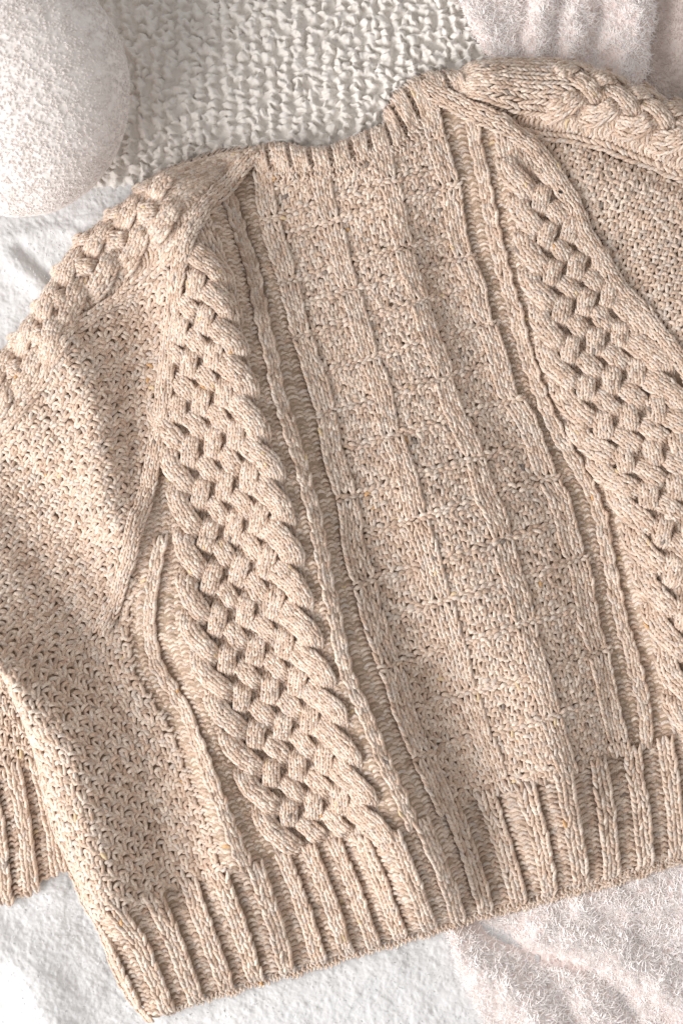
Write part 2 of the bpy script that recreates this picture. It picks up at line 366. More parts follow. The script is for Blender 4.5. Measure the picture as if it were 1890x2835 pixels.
# cable panels ----------------------------------------------------------
def strand(Y, ctr, fm, zf, hw=20, ncol=3, hh=13, z0=3, rw=9.5, dip=10, fade=.22, tilt=0):
    """a ribbon of knit stitches following the control points ctr (lattice u, c), arched across and along"""
    p = np.array(ctr, float); x, y = fm(p[:, 0], p[:, 1])
    q = smooth_poly(np.c_[x, y], 120, 14); L = np.hypot(*np.diff(q, axis=0).T).sum()
    nr = max(3, int(round(L/rw))); tt = np.linspace(0, 1, 120)
    tg = np.gradient(q, axis=0); tg /= np.linalg.norm(tg, axis=1, keepdims=True)+1e-9
    def g(a, b):                  # a in 0..ncol, b in rows
        t = np.clip(b/nr, -.04, 1.04); qx = np.interp(t, tt, q[:, 0]); qy = np.interp(t, tt, q[:, 1])
        tx = np.interp(t, tt, tg[:, 0]); ty = np.interp(t, tt, tg[:, 1]); w = (a/ncol-.5)*2
        taper = 1-.13*np.exp(-(np.minimum(t, 1-t).clip(0)/.12)**2)
        return qx-ty*(-w)*hw*taper*-1, qy+tx*(-w)*hw*taper*-1*1
    def za(a, b):
        w = np.clip((a/ncol-.5)*2, -1, 1); t = np.clip(b/nr, 0, 1); ed = np.minimum(t, 1-t)
        lift = np.clip(ed/fade, 0, 1); lift = lift*lift*(3-2*lift)
        return z0+hh*np.sqrt(1-.86*w*w)*(.45+.55*lift)-dip*(1-lift)+tilt*(t-.5)
    a, b = grid(ncol, 0, nr)
    stitches(Y, g, a, b, np.ones(len(a), bool), zf, za, 2*hw/ncol, rw, None, 1.12)
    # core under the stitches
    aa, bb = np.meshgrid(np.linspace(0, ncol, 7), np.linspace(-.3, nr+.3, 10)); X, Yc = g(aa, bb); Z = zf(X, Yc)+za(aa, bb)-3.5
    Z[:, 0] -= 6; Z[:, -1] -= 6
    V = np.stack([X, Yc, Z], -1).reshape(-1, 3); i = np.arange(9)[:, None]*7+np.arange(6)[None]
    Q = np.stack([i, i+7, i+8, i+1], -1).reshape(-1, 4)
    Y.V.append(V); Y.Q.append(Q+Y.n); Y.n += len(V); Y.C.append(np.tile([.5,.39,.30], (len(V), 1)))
def cable(Lf, Rf, rows, label, maskf, nst=8, hw=20):
    par = part_empty('cable_panel', label=label)
    uf = lambda u: np.interp(u, [-1, 0, 1, nst-1, nst, nst+1], [-.15, 0, .14, .825, .985, 1.13])
    fm = lambda u, c: (Lf(c)+(Rf(c)-Lf(c))*uf(u), c-KC*(Lf(c)+(Rf(c)-Lf(c))*uf(u)))
    for k in range(len(rows)):
        A = rows[k]; nx = rows[k+1] if k+1 < len(rows) else A+100; pv = rows[k-1] if k else A-95
        P = nx-A; Pp = A-pv
        for j in range(nst//2):   # falling strands over
            u = 2*j+.5
            if j == 0: ctr = [(.42, A-.62*Pp), (.26, A-.38*Pp), (.38, A-.06*Pp), (.82, A+.28*P), (1.45, A+.70*P)]
            elif j == nst//2-1: ctr = [(u-.02, A-.20*Pp), (u+.40, A+.12*P), (u+.92, A+.45*P), (u+1.18, A+.78*P), (u+1.12, A+1.10*P)]
            else: ctr = [(u+.06, A-.11*Pp), (u+.5, A+.25*P), (u+.94, A+.61*P)]
            mid = fm(*map(np.array, ctr[len(ctr)//2]))
            if not maskf(mid[0][None] if np.ndim(mid[0]) else np.array([mid[0]]), np.array([mid[1]]))[0]: continue
            if mid[1] > 2352 or mid[0] > 1600: continue
            Y = Yarn(); edge = j in (0, nst//2-1)
            strand(Y, ctr, fm, zbody, hw=hw*{0: 1.12, nst//2-1: 1.3}.get(j, 1.0), ncol=4 if j == nst//2-1 else 3, hh=17 if edge else 13.5, dip=12, fade=.2, tilt={0: 8, nst//2-1: -7}.get(j, 0)); Y.build('cable_strand', par)
        B = A+.5*P
        for j in range(nst//2-1): # rising strands over
            u = 2*j+2.5
            ctr = [(u-.04, B-.13*P), (u-.5, B+.25*P), (u-.96, B+.63*P)]
            mid = fm(np.array(ctr[1][0]), np.array(ctr[1][1]))
            if not maskf(np.array([mid[0]]), np.array([mid[1]]))[0] or mid[0] > 1600: continue
            if B+.6*P > 2175 and True: continue
            Y = Yarn(); strand(Y, ctr, fm, zbody, hw=hw*.97, hh=14, dip=12, fade=.2, z0=4); Y.build('cable_strand', par)
    return par, fm
rowsL = [745,831,913,998,1092,1196,1298,1399,1497,1596,1693,1790,1883,1984,2085]
rowsR = [770,858,945,1035,1125,1222,1320,1418,1512,1602,1695,1790,1900,2010,2110]
cab_l, _ = cable(CL1, CR1, rowsL, 'wide woven cable running down the left of the body', m_body)
cab_r, _ = cable(CL2, RX, rowsR, 'wide woven cable running down the right of the body', m_body)
for Lf, Rf, c1, par in ((CL1, CR1, 2150, cab_l), (CL2, lambda c: RX(c), 2150, cab_r)):   # plain knit above the first crossings, ground below
    Y = Yarn(4); f = bmap(Lf, Rf, 17); a, b = grid(17, int((480-C0)/RW), int((c1-C0)/RW)+1)
    stitches(Y, f, a, b, np.ones(len(a), bool), zbody, lambda a, b: np.where(b*RW+C0 < 790, 0, -8)+0*a, 17, RW, m_body); Y.build('knit_ground', par)

# raglan seams ----------------------------------------------------------
def strip(curve, width, ncol, K, zf, dz, name, parent, rw=11, cut=None, round_=0, mask=None, off=0, rs=1.0):
    q = np.array(curve, float)
    if len(q) < 100: q = smooth_poly(q, 400, 14)
    L = np.r_[0, np.cumsum(np.hypot(*np.diff(q, axis=0).T))]; tg = np.gradient(q, axis=0); tg /= np.linalg.norm(tg, axis=1, keepdims=True)
    nr = int(L[-1]/rw)
    def g(a, b):
        t = b*rw; w = (a-ncol/2)*width/ncol+off
        tx = np.interp(t, L, tg[:, 0]); ty = np.interp(t, L, tg[:, 1])
        return np.interp(t, L, q[:, 0])-ty*-w*-1, np.interp(t, L, q[:, 1])+tx*-w*-1
    a, b = grid(ncol, 0, nr); Kk = K(a, b) if callable(K) else np.full(len(a), K)
    Y = Yarn(); za = lambda a, b: dz+round_*(1-((a/ncol-.5)*2)**2)
    stitches(Y, g, a, b, Kk, zf, za, width/ncol, rw, mask, rs); return Y.build(name, parent)
strip(RAG_L, 38, 3, True, zbody, 13, 'raglan_seam', sweater, round_=7)
strip(RAG_R, 40, 3, True, zbody, 12, 'raglan_seam', sweater, round_=7)

Y = Yarn(); P = np.array([[[1272,452,1],[1276,455,2],[1281,457,1]]], float); P[..., 2] += zbody(1276, 455)+20
Vf, Qf = tubes(P, np.array([[2.0, 3.6, 1.8]]), 8); M_SPECK = cloth('dark_fleck', (.035,.03,.025), (.02,.02,.02), 500)
mesh_obj('dark_fleck', toworld(Vf), Qf, M_SPECK, sweater)
# neckband ---------------------------------------------------------------
neck = part_empty('neckband', label='ribbed round neckband')
no = smooth_poly(NECK_OUT, 400, 10); ni = smooth_poly(NECK_IN, 400, 10)
NR = 11.5
def nmap(a, b):
    t = np.clip(a/NR, -.02, 1.02); tt = np.linspace(0, 1, 400)
    s = b/6.0
    ox = np.interp(t, tt, no[:, 0]); oy = np.interp(t, tt, no[:, 1]); ix = np.interp(t, tt, ni[:, 0]); iy = np.interp(t, tt, ni[:, 1])
    return ox+(ix-ox)*s, oy+(iy-oy)*s
for k in range(12):
    Y = Yarn(); a, b = np.meshgrid(k+np.array([.10,.33,.56]), np.arange(6)+.5)
    # knit columns are about a quarter of a repeat wide
    g = lambda aa, bb: nmap(aa, bb)
    gm = lambda A_, B_: g(A_*.25, B_)
    stitches(Y, gm, a.ravel()/.25, b.ravel(), np.ones(a.size, bool), zbody, lambda a, b: 5+9*np.clip(1-((b-2.7)/3.3)**2, 0, 1)+0*a, 15, 11, None, 1.05); Y.build('rib', neck)
a, b = np.meshgrid(np.arange(12)[:, None]*1.0+np.array([.76,.95])[None], np.arange(6)+.5)
Y = Yarn(); stitches(Y, lambda A_, B_: nmap(A_*.25, B_), a.ravel()/.25, b.ravel(), np.zeros(a.size, bool), zbody, lambda a, b: -4+7*np.clip(1-((b-2.7)/3.3)**2, 0, 1)+0*a, 13, 11, None); Y.build('purl_ground', neck)
strip(ni[8:-30], 26, 2, False, zbody, 9, 'seam_ridge', neck)
strip(no, 9, 1, False, zbody, 3, 'bound_edge', neck, rw=9)

# hem ribbing ------------------------------------------------------------
hem = part_empty('hem_ribbing', label='deep ribbed bottom hem')
HT = np.array([r[0] for r in HEM_RIBS], float); HB = np.array([r[1] for r in HEM_RIBS], float); HK = np.arange(len(HEM_RIBS))*4.0
NH = 22
def hmap(a, b):
    s = b/NH; sx = s+.05*np.sin(np.pi*s)
    tx = np.interp(a, HK, HT[:, 0]); bx = np.interp(a, HK, HB[:, 0]); x = tx+(bx-tx)*sx
    c = np.interp(s, [-.2, 0, 1, 1.1], [2111, 2165, 2432, 2459]); return x, c-KC*x
hem_poly = [(x+5, y) for x, y in SIDE[4:]]+[(420,2328),(1660,1990),(1660,1500),(100,1900)]
mh = lambda x, y: inside(hem_poly, x, y)
for k in range(len(HEM_RIBS)):
    a, b = np.meshgrid(k*4+np.array([-.52,.52]), np.arange(-1, NH)+.5)
    Y = Yarn(); stitches(Y, hmap, a.ravel(), b.ravel(), np.ones(a.size, bool), zbody, lambda a, b: 9+0*a*b, 20, 12, mh, .92); Y.build('rib', hem)
a, b = np.meshgrid(np.concatenate([k*4+np.array([1.55,2.45]) for k in range(-1, len(HEM_RIBS))]), np.arange(-1, NH)+.5)
Y = Yarn(); stitches(Y, hmap, a.ravel(), b.ravel(), np.zeros(a.size, bool), zbody, lambda a, b: -7+0*a*b, 18, 12, mh); Y.build('purl_ground', hem)
xs = np.arange(380, 1620, 6.0); edge = np.c_[xs, 2436+3.0*np.sin(xs*2*np.pi/74)-KC*xs]
strip(edge, 13, 1, False, zbody, 5, 'cast_on_edge', hem, rw=10)
# back layer of the hem showing below the front edge
BH = [(960,2150),(1080,2112),(1150,2098),(1190,2091),(1290,2058),(1394,2040),(1470,2010),(1568,1978),(1640,1955)]
Y = Yarn()
strip([(x, y-10) for x, y in BH], 26, 2, lambda a, b: (b.astype(int)//3) % 2 == 0, lambda x, y: 19+0*x, 2, 'back_hem', sweater, rw=9)
strip([(x, y) for x, y in BH], 9, 1, False, lambda x, y: 18+0*x, 1, 'back_hem', sweater, rw=9)
# rolled side edge
strip([(x-1, y) for x, y in SIDE[1:]], 24, 2, True, zbody, 0, 'side_edge', sweater, rw=10, round_=4)

# left sleeve --------------------------------------------------------------
SL_UP = [(572,341),(518,352),(444,371),(400,389),(364,404),(322,437),(252,496),(206,530),(166,566),(130,623),(86,706),(36,774),(0,807),(-60,860)]
SL_LO = [(560,385),(520,430),(465,495),(421,530),(350,590),(267,664),(204,709),(166,774),(115,863),(44,922),(0,976),(-50,1030)]
SL_RIB = [(440,560),(406,599),(355,644),(296,679),(231,730),(178,774),(130,851),(80,919),(0,1002),(-60,1060)]
slu = smooth_poly(SL_UP, 400, 12); sll = smooth_poly(SL_LO, 400, 12)
cab_s = part_empty('cable_panel', label='woven cable running down the left sleeve')
LEN = 740.0
def smap(u, c):                     # u 0..4 from lower edge up, c along (0..LEN)
    t = np.clip(np.asarray(c)/LEN, 0, 1); tt = np.linspace(0, 1, 400); v = np.asarray(u)/4.35
    return (np.interp(t, tt, sll[:, 0])*(1-v)+np.interp(t, tt, slu[:, 0])*v, np.interp(t, tt, sll[:, 1])*(1-v)+np.interp(t, tt, slu[:, 1])*v)
def lattice(par, fm, rows, zf, hw, mir=False, nst=4):
    for k in range(len(rows)-1):
        A = rows[k]; P = rows[k+1]-A
        for j in range(nst//2):
            u = 2*j+.5
            if j == 0: ctr = [(.30, A-.40*P), (.30, A-.05*P), (.75, A+.28*P), (1.55, A+.62*P)]
            else: ctr = [(u-.06, A-.08*P), (u+.5, A+.26*P), (u+1.1, A+.64*P)]
            if not mir: ctr = [(c_[0], 2*A+.5*P-c_[1]) for c_ in ctr][::-1]
            Y = Yarn(); strand(Y, ctr, fm, zf, hw=hw*1.2, hh=11, dip=12, fade=.3); Y.build('cable_strand', par)
        B = A+.5*P
        for j in range(nst//2):
            u = 2*j+2.5; ctr = [(u, B-.10*P), (u-.5, B+.26*P), (u-1.04, B+.60*P)]
            if not mir: ctr = [(c_[0], 2*B+.5*P-c_[1]) for c_ in ctr][::-1]
            Y = Yarn(); strand(Y, ctr, fm, zf, hw=hw*1.08, hh=10, dip=13, fade=.3); Y.build('cable_strand', par)
lattice(cab_s, smap, list(np.linspace(165, 800, 9)), zbody, 18)
Y = Yarn(); a, b = grid(9, 0, 22)
stitches(Y, lambda a, b: smap(a*4/9, b*11), a, b, np.ones(len(a), bool), zbody, lambda a, b: -3+0*a*b, 15, 11, None); Y.build('knit_ground', cab_s)
Y = Yarn(4); slr = smooth_poly(SL_RIB, 400, 12); tt4 = np.linspace(0, 1, 400)
def sband(a, b):
    t = np.clip(b*11/720., 0, 1); v = a/11.
    I = lambda q, k: np.interp(t, tt4, q[:, k])
    return I(slr, 0)*(1-v)+I(slu, 0)*v, I(slr, 1)*(1-v)+I(slu, 1)*v
a, b = grid(11, 0, 66); stitches(Y, sband, a, b, np.zeros(len(a), bool), zbody, lambda a, b: -7+0*a*b, 16, 11, None); Y.build('purl_ground', cab_s)
strip(SL_LO, 40, 2, False, zbody, -4, 'purl_gutter', sweater, off=8)
strip(SL_RIB, 30, 2, True, zbody, 5, 'twisted_rib', sweater, round_=3)
sl_poly = [(430,590),(406,612),(355,657),(296,692),(231,743),(178,787),(130,864),(80,932),(0,1015),(-60,1075),(-60,1560),(30,1560),(60,1515),(215,1475),(226,1455)]+[(x-18, y) for x, y in RAG_L[::-12] if y > 600]
th = math.radians(32)
def affine(ox, oy, ang, cw, rw):
    ca, sa = math.cos(ang), math.sin(ang)
    return lambda a, b: (ox+a*cw*ca-b*rw*sa+14*np.sin(b*rw/260), oy+a*cw*sa+b*rw*ca+12*np.sin(a*cw/180))
f = affine(60, 420, th, 16.5, 11.5); a, b = grid(45, -6, 95)
Y = Yarn(); stitches(Y, f, a, b, double_moss(a, b), zbody, Z0, 16.5, 11.5, lambda x, y: inside(sl_poly, x, y), 1.1, True); Y.build('sleeve', sweater).__setitem__('label', 'moss stitch left sleeve folded in at the underarm')
ua_poly = [(-60,1545),(28,1540),(60,1500),(215,1462),(300,1440),(345,1500),(330,1560),(200,1600),(60,1600),(20,1575)]

# cuff ---------------------------------------------------------------------
cuff = part_empty('cuff', label='ribbed cuff of the left sleeve')
CR = [((-75,1800),(-45,2120)),((-22,1790),(12,2080)),((33,1755),(76,2052)),((84,1742),(140,2018)),((135,1730),(200,1990))]
CT = np.array([r[0] for r in CR], float); CB = np.array([r[1] for r in CR], float); CK = np.arange(len(CR))*3.6
def cmap(a, b):
    s = b/24.0; f = lambda i: np.interp(a, CK, CT[:, i])*(1-s)+np.interp(a, CK, CB[:, i])*s
    return f(0)+6*np.sin(np.pi*s), f(1)
mc = lambda x, y: inside(CUFF_OUT, x, y)
for k in range(len(CR)):
    a, b = np.meshgrid(k*3.6+np.array([-.5,.5]), np.arange(24)+.5)
    Y = Yarn(); stitches(Y, cmap, a.ravel(), b.ravel(), np.ones(a.size, bool), zcuff, lambda a, b: 8+0*a*b, 18, 12, mc); Y.build('rib', cuff)
a, b = np.meshgrid(np.concatenate([k*3.6+np.array([1.4,2.2]) for k in range(len(CR))]), np.arange(24)+.5)
Y = Yarn(); stitches(Y, cmap, a.ravel(), b.ravel(), np.zeros(a.size, bool), zcuff, lambda a, b: -5+0*a*b, 17, 12, mc); Y.build('purl_ground', cuff)
a, b = grid(16, -24, 1); Y = Yarn()
stitches(Y, cmap, a-1, b, double_moss(a, b+40), zcuff, Z0, 16.5, 12, mc); Y.build('moss_ground', cuff)

# right sleeve ---------------------------------------------------------------
RU = [(1030,190),(1071,158),(1138,147),(1271,147),(1346,165),(1404,186),(1493,226),(1568,262),(1650,305)]
RL = [(1050,240),(1110,262),(1182,280),(1250,290),(1315,297),(1380,312),(1449,342),(1568,385),(1650,420)]
ru = smooth_poly(RU, 400, 12); rl = smooth_poly(RL, 400, 12)
cab_t = part_empty('cable_panel', label='woven cable across the right shoulder')
def rmap(u, c):
    t = np.clip(np.asarray(c)/640.0, 0, 1); tt = np.linspace(0, 1, 400); v = np.asarray(u)/4.0
    return (np.interp(t, tt, rl[:, 0])*(1-v)+np.interp(t, tt, ru[:, 0])*v, np.interp(t, tt, rl[:, 1])*(1-v)+np.interp(t, tt, ru[:, 1])*v)
lattice(cab_t, rmap, [230,315,400,485,570,655], zbody, 17, True)
Y = Yarn(); a, b = grid(7, 0, 24)
stitches(Y, lambda a, b: rmap(a*4/7, b*11), a, b, np.ones(len(a), bool), zbody, lambda a, b: 4+0*a*b, 15, 11, None); Y.build('knit_ground', cab_t)
Y = Yarn(4); a, b = grid(8, 14, 62); stitches(Y, lambda a, b: rmap(a*4.6/8-.6, b*11), a, b, np.zeros(len(a), bool), zbody, lambda a, b: -7+0*a*b, 15, 11, None); Y.build('purl_ground', cab_t)
strip([(x, y+16) for x, y in RL], 30, 2, False, zbody, -3, 'purl_gutter', sweater)
strip([(x, y+36) for x, y in RL[1:]], 22, 1, True, zbody, 4, 'knit_line', sweater, rs=.9)
rs_poly = [(1140,300),(1180,318),(1250,338),(1315,345),(1380,360),(1449,390),(1568,433),(1650,470),(1650,940)]+[(x+18, y-12) for x, y in RAG_R[::-12] if y < 930 and y > 300]
f = affine(1100, 120, math.radians(22), 16.5, 11.5); a, b = grid(50, -5, 90)
Y = Yarn(); stitches(Y, f, a, b, double_moss(b*1.0, a*1.0), zbody, Z0, 16.5, 11.5, lambda x, y: inside(rs_poly, x, y), 1.1, True); Y.build('sleeve', sweater).__setitem__('label', 'moss stitch right sleeve beyond the raglan seam')

# loose wool fibres standing off the yarn
fz = np.concatenate(FUZZ); fz = fz[(fz[:, 2] > 12)]
n = len(fz); L = R.uniform(5, 15, n)[:, None]; dr = fz[:, 3:6]+fz[:, 6:9]*R.uniform(.1, 1.1, (n, 1))+R.normal(0, .35, (n, 3)); dr /= np.linalg.norm(dr, axis=1, keepdims=True)
bend = R.normal(0, .5, (n, 3)); wv = np.cross(dr, R.normal(0, 1, (n, 3))); wv /= np.linalg.norm(wv, axis=1, keepdims=True)
pts = [fz[:, :3]-dr*1.0, fz[:, :3]+dr*L*.5+bend*1.0, fz[:, :3]+dr*L+bend*3.0]
V = np.stack([pts[0]-wv*.22, pts[0]+wv*.22, pts[1]-wv*.2, pts[1]+wv*.2, pts[2]-wv*.08, pts[2]+wv*.08], 1).reshape(-1, 3)
b = np.arange(n)[:, None]*6; Q = np.concatenate([b+np.array([[0, 1, 3, 2]]), b+np.array([[2, 3, 5, 4]])])
mesh_obj('wool_fuzz', toworld(V), Q, M_FUZZ, sweater, kind='stuff')
# ------------------------------------------------------------------ bed, blankets, pillow
def tag(o, label, cat): o['label'] = label; o['category'] = cat
V = np.array([(-3,-3,-.012),(3,-3,-.012),(3,3,-.012),(-3,3,-.012)], float)
mesh_obj('bed', V, np.array([[0, 1, 2, 3]]), M_BED, None, kind='structure')
def sheet(name, x0, x1, y0, y1, step, hf, mat, parent=None, poly=None, kind=None, skirt=None):
    X = np.arange(x0, x1+step, step); Yy = np.arange(y0, y1+step, step); x, y = np.meshgrid(X, Yy)
    z = hf(x, y); ok = np.ones(x.shape, bool)
    if poly is not None: ok = inside(poly, x, y)
    idx = -np.ones(x.shape, int); idx[ok] = np.arange(ok.sum())
    V = np.c_[x[ok], y[ok], z[ok]]
    q = np.stack([idx[:-1, :-1], idx[1:, :-1], idx[1:, 1:], idx[:-1, 1:]], -1).reshape(-1, 4); q = q[(q >= 0).all(1)]
    return mesh_obj(name, toworld(V), q, mat, parent, kind=kind)
def seg_r(x, y, pts, amp, sg): return amp*np.exp(-(dist_poly(pts, x, y)/sg)**2)
def h_fleece(x, y):
    z = -2+6*fbm(x/220, y/220, 2, 21)+4.0*fbm(x/46, y/46, 3, 25)
    z = z+seg_r(x, y, [(-40,2180),(60,2220),(110,2352),(150,2500)], 34, 75)
    z = z-seg_r(x, y, [(170,2040),(230,2200),(330,2380)], 10, 40)
    z = z+seg_r(x, y, [(20,590),(90,660),(150,740)], 12, 26)-seg_r(x, y, [(40,560),(110,630),(160,700)], 9, 14)
    z = z+seg_r(x, y, [(200,505),(270,490),(340,450)], 10, 18)+seg_r(x, y, [(0,545),(120,520),(170,530)], 8, 16)
    z = z+seg_r(x, y, [(560,2352),(700,2300),(900,2230)], 10, 50)
    z = z+1.3*fbm(x/9, y/9, 2, 31)
    return z
def h_nap(x, y):
    q = x+4*vnoise(x/9, y/9, 33); p = y+4*vnoise(x/9, y/9, 34)
    return h_fleece(x, y)+1.9*np.sqrt(np.abs(vnoise(q/10, p/8.5, 35)))+1.2*np.sqrt(np.abs(vnoise(q/5.5, p/5.5, 36)))
fl = sheet('fleece_blanket', -700, 2270, -700, 3050, 18.0, lambda x, y: h_fleece(x, y)-3, M_FLEECE)
tag(fl, 'smooth white fleece blanket spread under the sweater and the pillow', 'blanket')
sheet('nap', -30, 420, 400, 880, 3.0, h_nap, M_FLEECE, fl)
sheet('nap', -30, 1240, 1960, 2400, 3.0, h_nap, M_FLEECE, fl)
def tufts(name, parent, n, x0, x1, y0, y1, hf, mat, ln, rad, lean, poly=None, avoid=None, sides=3, curl=.5, kind='stuff', dirf=None, spread=.6):
    x = R.uniform(x0, x1, n); y = R.uniform(y0, y1, n); ok = np.ones(n, bool)
    if poly is not None: ok &= inside(poly, x, y)
    if avoid is not None: ok &= ~avoid(x, y)
    x = x[ok]; y = y[ok]; n = len(x); z = hf(x, y)
    an = dirf(x, y) if dirf is not None else R.uniform(0, 2*np.pi, n)
    an = an+R.normal(0, spread, n); L = ln*R.uniform(.6, 1.3, n); M = 3
    t = np.linspace(0, 1, M)[None]; cu = R.normal(0, curl, n)[:, None]
    ang = an[:, None]+cu*t*1.6; ho = lean*L[:, None]*t**1.4; zz = np.sqrt(np.clip(1-lean**2, .05, 1))*L[:, None]*np.sin(t*1.35)
    P = np.stack([x[:, None]+np.cos(ang)*ho, y[:, None]+np.sin(ang)*ho, z[:, None]-1+zz], -1)
    rr = rad*R.uniform(.7, 1.3, n)[:, None]*np.array([1, .85, .15])[None]
    V, Q = tubes(P, rr, sides)
    return mesh_obj(name, toworld(V), Q, mat, parent, kind=kind, smooth=False)
sw_in = lambda x, y: inside(OUT, x, y) & (dist_poly(OUT, x, y, True) > 20)
BL = [(-30,480),(420,360),(420,2352+40),(-30,2392)]
tufts('pile', fl, 11000, -20, 1130, 380, 2380, h_nap, M_FLTUFT, 6, 1.0, .93, avoid=lambda x, y: sw_in(x, y) | ((y < 520) & (x < 200)) | ((x > 420) & (y < 2000)), curl=1.0)

# crinkled cotton blanket: gathered channels with folded puffs
def vor(x, y, sx, sy, seed):
    u = x/sx; v = y/sy; ui = np.floor(u); vi = np.floor(v); f1 = np.full(u.shape, 9.); f2 = f1.copy(); idn = np.zeros(u.shape)
    for i in (-1, 0, 1):
        for j in (-1, 0, 1):
            ci = (ui+i).astype(int); cj = (vi+j).astype(int)
            px = ci+.5+.38*(_T[(ci*7+seed) & 255, (cj*13+seed*3) & 255]*2-1); py = cj+.5+.44*(_T[(ci*11+seed*5) & 255, (cj*5+seed) & 255]*2-1)+.5*(ci & 1)
            d = np.hypot((u-px), (v-py)); m = d < f1; f2 = np.where(m, f1, np.minimum(f2, d)); idn = np.where(m, _T[(ci*3+seed) & 255, (cj*17) & 255], idn); f1 = np.where(m, d, f1)
    return f1, f2, idn
_cx = np.arange(180, 1170, 2.0); _cy = np.arange(-70, 440, 2.0); _CG = np.zeros((len(_cy), len(_cx)))
def stamp_puffs():
    rg = np.random.default_rng(5)
    for c in range(-1, 31):
        y = -90.0
        while y < 450:
            for rep_ in range(2):
                px = 185+c*33.0+rg.normal(0, 4.5)+.04*y+rg.choice([-4, 4]); py = y+rg.normal(0, 4)
                A = rg.uniform(11, 16); B = rg.uniform(5, 9); th = (rg.random() < .3)*np.pi/2*rg.uniform(.3, 1)+rg.normal(0, .5); k = rg.normal(0, .026); H = rg.uniform(16, 30)
                i0, i1 = np.searchsorted(_cx, [px-26, px+26]); j0, j1 = np.searchsorted(_cy, [py-26, py+26])
                if i1-i0 < 2 or j1-j0 < 2: continue
                X, Y_ = np.meshgrid(_cx[i0:i1]-px, _cy[j0:j1]-py); a = X*np.cos(th)+Y_*np.sin(th); b = -X*np.sin(th)+Y_*np.cos(th)+k*a*a
                r2 = (a/A)**2+(b/B)**2; h = H*np.sqrt(np.clip(1-r2, 0, 1))*(1-.18*np.exp(-(b/(B*.35))**2)*(rg.random() < .35))
                _CG[j0:j1, i0:i1] = np.maximum(_CG[j0:j1, i0:i1], h)
            y += rg.uniform(12, 19)
stamp_puffs()
for _ in range(1):
    _p = np.pad(_CG, 1, mode='edge'); _CG = (_p[1:-1, 1:-1]*4+_p[:-2, 1:-1]+_p[2:, 1:-1]+_p[1:-1, :-2]+_p[1:-1, 2:])/8
def h_crink(x, y):
    fx = np.clip((x+3*vnoise(x/9, y/9, 42)-180)/2, 0, len(_cx)-1.001); fy = np.clip((y+3*vnoise(x/9, y/9, 43)+70)/2, 0, len(_cy)-1.001); i = fx.astype(int); j = fy.astype(int); u = fx-i; v = fy-j
    g = (_CG[j, i]*(1-u)+_CG[j, i+1]*u)*(1-v)+(_CG[j+1, i]*(1-u)+_CG[j+1, i+1]*u)*v
    g = g+1.3*np.sqrt(np.abs(vnoise(x/6, y/9, 48)))
    return 12+g+5*fbm(x/200, y/200, 2, 50)-seg_r(x, y, [(250,430),(400,425)], 6, 20)
def h_crink_e(x, y):
    e = 421+5*np.sin(x/31)+3*vnoise(x/11, y*0, 55); d = np.clip((e-y)/11, 0, 1); hh = h_crink(x, y)
    return -6+(hh+6)*np.sqrt(1-(1-d)**2)
cb = sheet('crinkled_blanket', 190, 1150, -60, 428, 2.2, h_crink_e, M_CRINK)
tag(cb, 'cream crinkled cotton blanket with puckered rows behind the neckline', 'blanket')
cb2 = sheet('outer_fold', -260, 190, -260, 400, 9, lambda x, y: h_crink(x, y)-2, M_CRINK, cb)

# boucle pillow
nu, nv = 560, 190
u = np.linspace(0, 2*np.pi, nu, endpoint=False); v = np.linspace(-.25, np.pi/2, nv)
uu, vv = np.meshgrid(u, v)
def bump3(X, Y_, Z_):
    a = np.abs(vnoise(X/5.2+Z_/9, Y_/5.2-Z_/7, 61)); b = np.abs(vnoise(X/3.4-Z_/6, Y_/3.4+Z_/5, 63))
    return 2.6*np.sqrt(a)+1.8*np.sqrt(b)
PX, PY, PZ = 73, 250, 180; RXp, RYp, RZp = 243, 272, 185
px = np.cos(vv)*np.cos(uu); py = np.cos(vv)*np.sin(uu); pz = np.sin(vv)
px_, py_, pz_ = RXp*px, RYp*py, RZp*np.sign(pz)*np.abs(pz)**.9
f1, f2, _ = vor(px_+4*vnoise(px_/10, py_/10, 64)+px*pz_*.3, py_+4*vnoise(px_/10, py_/10, 65)+py*pz_*.3, 10.5, 9.5, 3)
dd = 1.6*np.clip(1-f1*f1*1.0, 0, 1)+1.5*vnoise(px_/16, py_/16, 67)+1.2*vnoise(px_/60, py_/60, 66)
V = np.stack([PX+px_+px*dd, PY+py_+py*dd, PZ+pz_+pz*dd], -1).reshape(-1, 3)
i = np.arange(nv-1)[:, None]*nu; j = np.arange(nu)[None]; j2 = (j+1) % nu
Q = np.stack([i+j, i+j2, i+nu+j2, i+nu+j], -1).reshape(-1, 4)
pl = mesh_obj('pillow', toworld(V), Q, M_BOUCLE)
tag(pl, 'round pale pink boucle ball pillow on the blankets', 'pillow')

n = 9000; th_ = R.uniform(0, 2*np.pi, n); ph_ = np.arcsin(R.uniform(.0, 1, n)); nx, ny, nz = np.cos(ph_)*np.cos(th_), np.cos(ph_)*np.sin(th_), np.sin(ph_)
nrm = np.c_[nx, ny, nz]; P0 = np.c_[PX+RXp*nx, PY+RYp*ny, PZ+RZp*nz**.9]+nrm*1.5
tg = np.cross(nrm, R.normal(0, 1, (n, 3))); tg /= np.linalg.norm(tg, axis=1, keepdims=True); L = R.uniform(4, 8, n)[:, None]; bn = np.cross(nrm, tg)*R.normal(0, .6, (n, 1))
P = np.stack([P0-nrm*1.5, P0+nrm*2.2+tg*L*.3, P0+nrm*2.4+tg*L*.7+bn*L*.3, P0-nrm*.5+tg*L+bn*L*.7], 1)
Vt, Qt = tubes(P, 1.1*np.ones((n, 4))*R.uniform(.7, 1.3, (n, 1)), 4)
